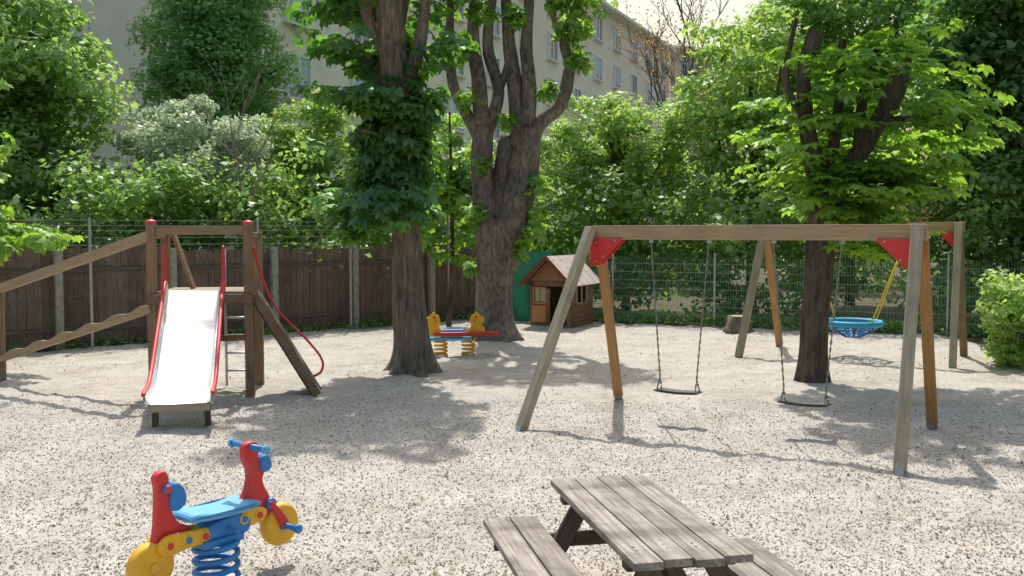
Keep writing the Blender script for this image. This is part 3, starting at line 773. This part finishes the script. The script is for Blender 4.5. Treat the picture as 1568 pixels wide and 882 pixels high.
for k in range(265):
    front = k < 70
    zz = random.uniform(2.2, 4.4) if front else random.uniform(2.4, 8.6)
    wob = .22*math.sin(zz*3.1)+.15*math.sin(zz*7.3+1)
    if zz < 2.9: r = .78; cx = -2.12
    elif zz < 4.3: r = .46+wob*.5; cx = -1.88
    elif zz < 4.9: r = .95; cx = -2.1
    else: r = 1.3; cx = -2.15
    a = random.uniform(math.pi, 2*math.pi) if front else random.uniform(0, 2*math.pi)
    rr = r*random.uniform(.35, 1.12)
    c = np.array([cx+math.cos(a)*rr, 15.9+math.sin(a)*rr*(.9 if front else 1), zz]); n = random.randint(8, 20)
    if 4.6 < zz < 6.2 and c[1] < 15.9 and -2.05 < c[0] < -1.6: continue
    e = rdir(n)*np.array([.30, .30, .13]); Ps.append(c+e)
    Ns.append(np.tile([math.cos(a)*.7, math.sin(a)*.7, .9], (n, 1))+rng.normal(size=(n, 3))*.35)
quads_obj('foliage', leaf_palm(np.concatenate(Ps), np.concatenate(Ns), .33), L_chestShade, g)

# T2
g = G('pollarded_tree', (-.35, 20.6, 0))
Y = 20.6
trunk_obj(g, 'trunk', [(-.38, Y, -.1), (-.38, Y, .4), (-.36, Y, 1.1), (-.30, Y, 1.9), (-.26, Y, 2.5)], [.40, .36, .36, .42, .36], M_bark2, .25)
limb_mesh(g, 'limbs', [
    ([(-.42, Y, 1.5), (-.55, Y, 2.5), (-.60, Y, 3.4), (-.58, Y, 4.4)], [.28, .28, .24, .21]),
    ([(-.22, Y, 1.5), (-.02, Y-.05, 2.4), (.20, Y, 3.3), (.35, Y, 4.35)], [.32, .35, .32, .29]),
    ([(-.25, Y+.1, 2.0), (-.2, Y+.1, 3.0), (-.1, Y+.1, 4.2)], [.28, .26, .18]),
    ([(-.58, Y, 4.0), (-.95, Y, 4.7), (-1.22, Y, 5.3), (-1.28, Y, 6.2), (-1.2, Y, 7.6)], [.15, .12, .10, .09, .05]),
    ([(-.60, Y, 4.2), (-.66, Y-.1, 5.2), (-.80, Y, 6.2), (-.72, Y, 7.8)], [.18, .15, .13, .07]),
    ([(-.55, Y, 4.2), (-.28, Y+.1, 5.1), (-.5, Y, 6.1), (-.30, Y, 7.5)], [.15, .13, .11, .07]),
    ([(.15, Y, 4.0), (.06, Y, 5.2), (-.08, Y, 6.2), (-.15, Y, 7.6)], [.19, .16, .13, .08]),
    ([(.28, Y, 4.1), (.36, Y-.1, 5.1), (.30, Y, 6.1), (.4, Y, 7.6)], [.19, .16, .13, .08]),
    ([(.32, Y, 4.1), (.62, Y, 4.5), (1.0, Y, 4.85), (1.17, Y, 5.6), (1.07, Y, 6.15), (1.35, Y, 6.9), (1.6, Y, 7.7)], [.2, .16, .14, .12, .11, .09, .05]),
    ([(1.07, Y, 6.1), (.85, Y, 6.6), (.8, Y, 7.3)], [.08, .06, .04]),
    ([(-.28, Y+.1, 5.1), (-.05, Y, 5.8), (.0, Y, 6.8)], [.09, .08, .05]),
], M_bark2, 14)
Ps = []; Ns = []
tufts = [(-.9, 4.9, .3), (-1.3, 6.0, .5), (-1.2, 7.1, .7), (-.6, 6.6, .3), (.1, 6.6, .3), (1.2, 6.3, .45), (1.5, 7.0, .6), (1.35, 5.7, .3), (.45, 2.4, .35), (.2, 1.9, .25), (-.75, 2.6, .35), (-.85, 1.5, .15),
         (.55, 3.2, .3), (-.1, 4.5, .2), (.4, 8.0, .9), (-.5, 8.1, .9), (1.2, 8.4, .8), (-.6, 3.6, .2), (.75, 5.1, .2), (-1.0, 5.9, .3), (0.9, 6.9, .3), (-1.5, 7.6, .6)]
for x, zz, r in tufts:
    n = int(18+130*r*r*2)
    e = rdir(n)*rng.uniform(.3, 1, (n, 1))*r
    Ps.append(np.array([x, Y-.25, zz])+e); Ns.append(e/r*.6+np.array([0, -.1, .8])+rng.normal(size=(n, 3))*.4)
quads_obj('foliage', leaf_palm(np.concatenate(Ps), np.concatenate(Ns), .28), L_chestB, g)

# T3
g = G('horse_chestnut_tree', (4.54, 14.9, 0))
Y = 14.9
trunk_obj(g, 'trunk', [(4.52, Y, -.1), (4.53, Y, .4), (4.58, Y, 1.4), (4.64, Y, 2.3), (4.68, Y, 3.0)], [.205, .195, .19, .21, .22], M_barkdark, .08)
limb_mesh(g, 'limbs', [
    ([(4.66, Y, 2.6), (4.5, Y, 3.3), (4.36, Y, 3.9), (4.32, Y, 4.6), (4.5, Y, 5.2)], [.18, .15, .12, .10, .12]),
    ([(4.68, Y, 2.7), (5.1, Y, 3.3), (5.42, Y, 3.85), (5.68, Y, 4.35), (5.82, Y, 4.85)], [.18, .15, .13, .15, .10]),
    ([(5.15, Y, 3.35), (5.2, Y, 4.2), (5.4, Y, 4.95)], [.09, .08, .08]),
    ([(4.68, Y, 2.8), (4.85, Y+.1, 3.9), (4.92, Y+.1, 5.1)], [.10, .08, .06]),
    ([(4.36, Y, 3.9), (4.05, Y, 4.5), (4.2, Y, 5.4)], [.06, .05, .03]),
    ([(5.42, Y, 3.85), (6.2, Y-.1, 4.0), (6.9, Y-.2, 4.1)], [.07, .045, .02]),
    ([(4.9, Y, 3.0), (5.6, Y-.3, 3.0), (6.3, Y-.4, 2.9)], [.06, .04, .02])], M_barkdark, 12)
Ps = []; Ns = []
for k in range(125):
    d = rdir(1)[0]; rr = random.uniform(.4, 1)
    c = np.array([5.4, Y, 3.85])+d*rr*np.array([1.8, 1.4, 1.65])
    if c[2] < 2.7 and c[0] > 6.2: continue
    if c[1] < Y and c[2] > 3.3 and 4.9 < c[0] < 6.0 and random.random() < .75: continue
    if c[1] < Y and 3.2 < c[2] < 5.4 and 4.1 < c[0] < 4.65 and random.random() < .7: continue
    n = random.randint(7, 22); e = rdir(n)*np.array([.48, .38, .09])
    Ps.append(c+e); o = c-np.array([5.0, Y, 4.0]); Ns.append(np.tile([o[0]*.25, o[1]*.25, 1.0], (n, 1))+rng.normal(size=(n, 3))*.22)
for k in range(20):
    c = np.array([4.72+random.uniform(-.6, .9), Y-random.uniform(.1, .5), random.uniform(2.0, 3.3)]); n = 10
    Ps.append(c+rdir(n)*np.array([.3, .2, .12])); Ns.append(np.tile([0, -.3, 1.0], (n, 1))+rng.normal(size=(n, 3))*.3)
for k in range(40):
    d = rdir(1)[0]; c = np.array([5.0, Y+.5, 7.0])+d*np.array([1.6, 1.3, 1.0]); n = 18
    Ps.append(c+rdir(n)*np.array([.45, .4, .12])); Ns.append(np.tile([0, 0, 1.0], (n, 1))+rng.normal(size=(n, 3))*.3)
quads_obj('foliage', leaf_palm(np.concatenate(Ps), np.concatenate(Ns), .32), L_chestB, g)

# ------------------------------------------------------------------ background vegetation
bg_tree('linden_tree', (-11.9, 24, 0), (-11.8, 24, 5.2), (2.5, 2.2, 4.3), 155, 330, .17, L_mid)
bg_tree('linden_tree', (-15, 23, 0), (-15, 23, 5.5), (2.8, 2.4, 4.4), 90, 300, .19, L_mid)
bg_tree('hornbeam_tree', (-9.2, 31, 0), (-9.1, 31, 7.4), (3.1, 2.6, 6.0), 330, 250, .15, L_cone, taper=.25, lobe=(.18, .3), power=.6)
bg_tree('flowering_shrub', (-8.2, 24.5, 0), (-8.0, 24.5, 3.6), (2.3, 1.4, 2.0), 110, 330, .12, L_pale, tr=.06, lobe=(.15, .3))
bg_tree('hazel_bush', (-5.5, 26.5, 0), (-5.4, 26.5, 3.8), (1.7, 1.4, 2.4), 90, 330, .13, L_lime, tr=.06)
bg_tree('linden_tree', (-3.3, 29.5, 0), (-3.3, 29.5, 4.2), (1.8, 1.6, 3.0), 80, 300, .15, L_lime)
bg_tree('elder_bush', (3.2, 28, 0), (2.9, 28, 4.1), (2.5, 1.6, 2.5), 85, 300, .14, L_lime, nlimb=18, tr=.12, lobe=(.15, .3))
bg_tree('maple_tree', (6.6, 27.5, 0), (6.5, 27.5, 5.0), (2.5, 1.8, 3.6), 115, 300, .16, L_lime, nlimb=12)
bg_tree('beech_tree', (10.2, 30, 0), (10.0, 30, 7.0), (3.4, 2.4, 5.2), 150, 300, .19, L_mid)
bg_tree('beech_tree', (11.9, 23.5, 0), (11.7, 23.3, 5.6), (2.6, 2.2, 4.6), 150, 320, .19, L_dark)
bg_tree('beech_tree', (15, 25, 0), (15, 25, 6), (3, 2.4, 5), 90, 300, .2, L_dark)
bg_tree('garden_bush', (8.9, 16.5, 0), (8.85, 16.4, .8), (1.1, 1.0, 1.05), 65, 330, .11, L_lime, tr=.03, nlimb=12)
g = G('chestnut_sapling', (-1.5, 23.4, 0))
P, Nn, L = clump((-1.4, 23.3, 3.2), (1.3, .9, 2.3), 60, 18, (.25, .4), .5)
quads_obj('foliage', leaf_palm(P, Nn, .32), L_chestB, g)
limb_mesh(g, 'trunk', [([(-1.5, 23.4, 0), (-1.4, 23.4, 2), (-1.45, 23.3, 5)], [.07, .05, .02])], M_barkdark, 7)
g = G('horse_chestnut_tree', (-9.5, 16.4, 0))
P, Nn, L = clump((-8.4, 16.2, 2.2), (1.35, .9, .5), 28, 18, (.25, .4), .4)
P2, N2, L = clump((-9.5, 16.6, 3.9), (1.2, 1.0, 1.9), 46, 18, (.25, .4), .4)
P4, N4, L = clump((-8.4, 16.4, 7.4), (2.6, 1.5, .9), 40, 18, (.2, .35), .4)
quads_obj('foliage', leaf_palm(np.concatenate([P, P2, P4]), np.concatenate([Nn, N2, N4]), .28), L_chestB, g)
limb_mesh(g, 'trunk', [([(-9.5, 16.6, 0), (-9.5, 16.5, 2), (-9.6, 16.6, 5.5), (-9.0, 16.5, 7.5)], [.14, .12, .08, .03]), ([(-9.6, 16.6, 5.5), (-8.6, 16.5, 6.6), (-7.2, 16.4, 7.3)], [.07, .05, .02]), ([(-9.5, 16.5, 1.9), (-9.0, 16.3, 2.4), (-7.8, 16.2, 2.4)], [.05, .04, .015])], M_barkdark, 8)
g = G('hedge', (0, 27.5, 0))
Pl = []; Nl = []
for k in range(300):
    t = random.random(); x = -19+36*t
    y0 = fence_y(x)+.9 if x > -12 else 18
    y0 = max(y0, 19.5 if x < -6 else y0)
    c = (x, y0+random.uniform(.1, 3.2), random.uniform(.3, 3.4))
    P, Nn, _ = clump(c, (.9, .8, .8), 3, 74, (.55, .95), .8)
    Pl.append(P); Nl.append(Nn)
quads_obj('foliage', leaf_simple(np.concatenate(Pl), np.concatenate(Nl), .19, .64), L_hedge, g)
g = G('ivy_ground_cover', (4, 23, 0))
Pl = []; Nl = []
for k in range(300):
    x = random.uniform(-12, 12.5)
    y = fence_y(x)+random.uniform(-.25, .8)
    if x > -1 and x < 2.3: continue
    h = .14 if x < 0 else .26
    n = 60; e = rdir(n)*np.array([.35, .28, h]); e[:, 2] = np.abs(e[:, 2])
    Pl.append(np.array([x, y, .02])+e); Nl.append(np.tile([0, -.2, 1.], (n, 1))+rng.normal(size=(n, 3))*.6)
quads_obj('foliage', leaf_simple(np.concatenate(Pl), np.concatenate(Nl), .09, .7), L_hedge, g)
g = G('distant_trees', (0, 40, 0))
Pl = []; Nl = []
for k in range(120):
    x = random.uniform(-34, 36); y = random.uniform(36, 44)
    top = 4.5 if -8 < x < 12 else 9
    P, Nn, _ = clump((x, y, random.uniform(1, top)), (1.7, 1.5, 1.5), 4, 60, (.5, .9), .8)
    Pl.append(P); Nl.append(Nn)
quads_obj('foliage', leaf_simple(np.concatenate(Pl), np.concatenate(Nl), .38, .62), L_mid, g)
limbs = []; tips = []
def grow(p, d, L, r, dep, k=3):
    q = p+d*L; m = p+d*L*.5+V([random.uniform(-.06, .06)*L for _ in range(3)])
    limbs.append(([p, m, q], [r, r*.8, r*.6])); tips.append(q)
    if dep == 0: return
    for _ in range(k if dep > 1 else k+1):
        nd = (d+V((random.uniform(-.75, .75), random.uniform(-.6, .6), random.uniform(-.25, .5)))).normalized()
        grow(p+d*L*random.uniform(.55, 1), nd, L*random.uniform(.6, .8), r*.55, dep-1, k)
g = G('budding_tree', (7.6, 42, 0))
grow(V((7.6, 42, 0)), V((-.1, 0, 1)).normalized(), 6.0, .15, 4)
limb_mesh(g, 'branches', limbs, M_bark2, 4)
T_ = np.array([tuple(t) for t in tips if t.z > 6]); T_ = np.repeat(T_, 9, 0)+rng.normal(size=(len(T_)*9, 3))*.28
quads_obj('young_leaves', leaf_simple(T_, rdir(len(T_)), .13), leafmat('leaf_reddish', (.20, .10, .05), (.40, .25, .14), gain=(1.5, 1.4, 1)), g)
limbs = []; tips = []
g = G('young_bare_tree', (-6.25, 22.6, 0))
grow(V((-6.25, 22.6, 0)), V((.03, 0, 1)), 2.7, .05, 3, 3)
limb_mesh(g, 'branches', limbs, M_barkpale, 5)

# ------------------------------------------------------------------ buildings
def plaster(name, c):
    return paint(name, c, .95, dirt=tuple(x*.8 for x in c), amt=.5, sc=.8)
M_pl = plaster('plaster_cream', (.88, .82, .69)); M_pl2 = plaster('plaster_white', (.84, .83, .81)); M_br = plaster('plaster_brown', (.46, .33, .28))
M_glass, nt, b, o = newmat('window_glass'); b.inputs['Base Color'].default_value = (.24, .28, .30, 1); b.inputs['Roughness'].default_value = .08
M_frame = plaster('window_white', (.85, .85, .83)); M_tile = plaster('roof_tile', (.34, .25, .21)); M_blind = plaster('window_blind', (.55, .65, .72))
def apartment(name, p0, p1, depth, H, mat, floors, bay=3.2):
    p0 = V((*p0, 0)); p1 = V((*p1, 0)); d = (p1-p0).normalized(); L = (p1-p0).length
    n = V((d.y, -d.x, 0)); g = G(name, p0)
    R = frame(d); c = (p0+p1)/2-n*depth/2
    box(g, 'walls', c+V((0, 0, H/2)), (L, depth, H), mat, R, 0)
    q = [(0, 0), (depth+1.2, 0), (depth/2+.6, depth*.07)]
    Mx = Matrix.Translation((p0+p1)/2+n*.6+V((0, 0, H+.002))) @ frame(-n).to_4x4()
    prism(g, 'roof', q, L+1, M_tile, Mx, 0)
    boxes(g, 'eaves', [((p0+p1)/2+n*.35+V((0, 0, H-.12)), (L+.8, .7, .2), R)], M_frame)
    fr = []; gl = []; bl = []; sl_ = []
    nb = int(L/bay); fh = (H-1.5)/floors
    for i in range(nb):
        for f in range(floors):
            u = (i+.5)*L/nb; zc = 1.0+fh*(f+.5)+.15
            w, h = 1.35, 1.5; a = p0+d*u+V((0, 0, zc))
            gl.append((a+n*.02, (w, .05, h), R))
            for s in (-1, 1): fr.append((a+d*s*(w/2)+n*.05, (.10, .14, h+.1), R))
            fr.append((a+V((0, 0, h/2+.0))+n*.045, (w-.1, .12, .10), R)); fr.append((a+n*.055, (.07, .08, h-.1), R))
            sl_.append((a-V((0, 0, h/2+.05))+n*.10, (w+.3, .28, .08), R))
            if random.random() < .6:
                hh = random.uniform(.4, 1.3); bl.append((a+V((0, 0, h/2-.06-hh/2))+n*.052, (w-.12, .03, hh), R))
    boxes(g, 'windows', gl, M_glass); boxes(g, 'window_frames', fr, M_frame); boxes(g, 'window_sills', sl_, M_frame)
    if bl: boxes(g, 'window_blinds', bl, M_blind)
    return g, d, n, R
apartment('apartment_building', (-8.5, 34), (13.2, 84.5), 11, 17.2, M_pl, 6, 4.2)
g2, d, n, R = apartment('apartment_building', (13.4, 85), (22, 88), 11, 17.6, M_pl, 6, 2.9)
boxes(g2, 'brown_bays', [(V((13.4, 85, 0))+d*u+n*.2+V((0, 0, 9.4)), (w, .4, 15.3), R) for u, w in ((2.9, 1.3), (5.8, 1.2))], M_br)
apartment('apartment_building', (-31, 60), (-18, 64), 11, 22, M_pl2, 7)

# ------------------------------------------------------------------ light, sky, camera
el = math.radians(58); az = math.radians(-4)
sd_ = V((math.sin(az)*math.cos(el), math.cos(az)*math.cos(el), math.sin(el)))
ld = bpy.data.lights.new('sun', 'SUN'); ld.energy = 4.5; ld.angle = math.radians(.8); ld.color = (1, .96, .895)
lo = bpy.data.objects.new('sun', ld); scene.collection.objects.link(lo); lo.rotation_euler = (-sd_).to_track_quat('-Z', 'Y').to_euler(); lo.location = (0, 10, 30)
w = bpy.data.worlds.new('World'); scene.world = w; w.use_nodes = True
nt = w.node_tree; bg = nt.nodes['Background']; sk = nt.nodes.new('ShaderNodeTexSky'); sk.sky_type = 'NISHITA'
sk.sun_disc = False; sk.sun_elevation = el; sk.sun_rotation = az; sk.air_density = 2.0; sk.dust_density = 5; sk.ozone_density = 1.6
nt.links.new(sk.outputs[0], bg.inputs[0]); bg.inputs[1].default_value = .15
cam = bpy.data.cameras.new('camera'); cam.lens = 35; cam.sensor_width = 36; cam.clip_end = 3000; cam.clip_start = .05
co = bpy.data.objects.new('camera', cam); scene.collection.objects.link(co)
co.location = (0, 0, 2.3); co.rotation_euler = (math.radians(90-3.42), 0, 0); scene.camera = co
scene.view_settings.view_transform = 'Standard'; scene.view_settings.look = 'None'; scene.view_settings.exposure = 0
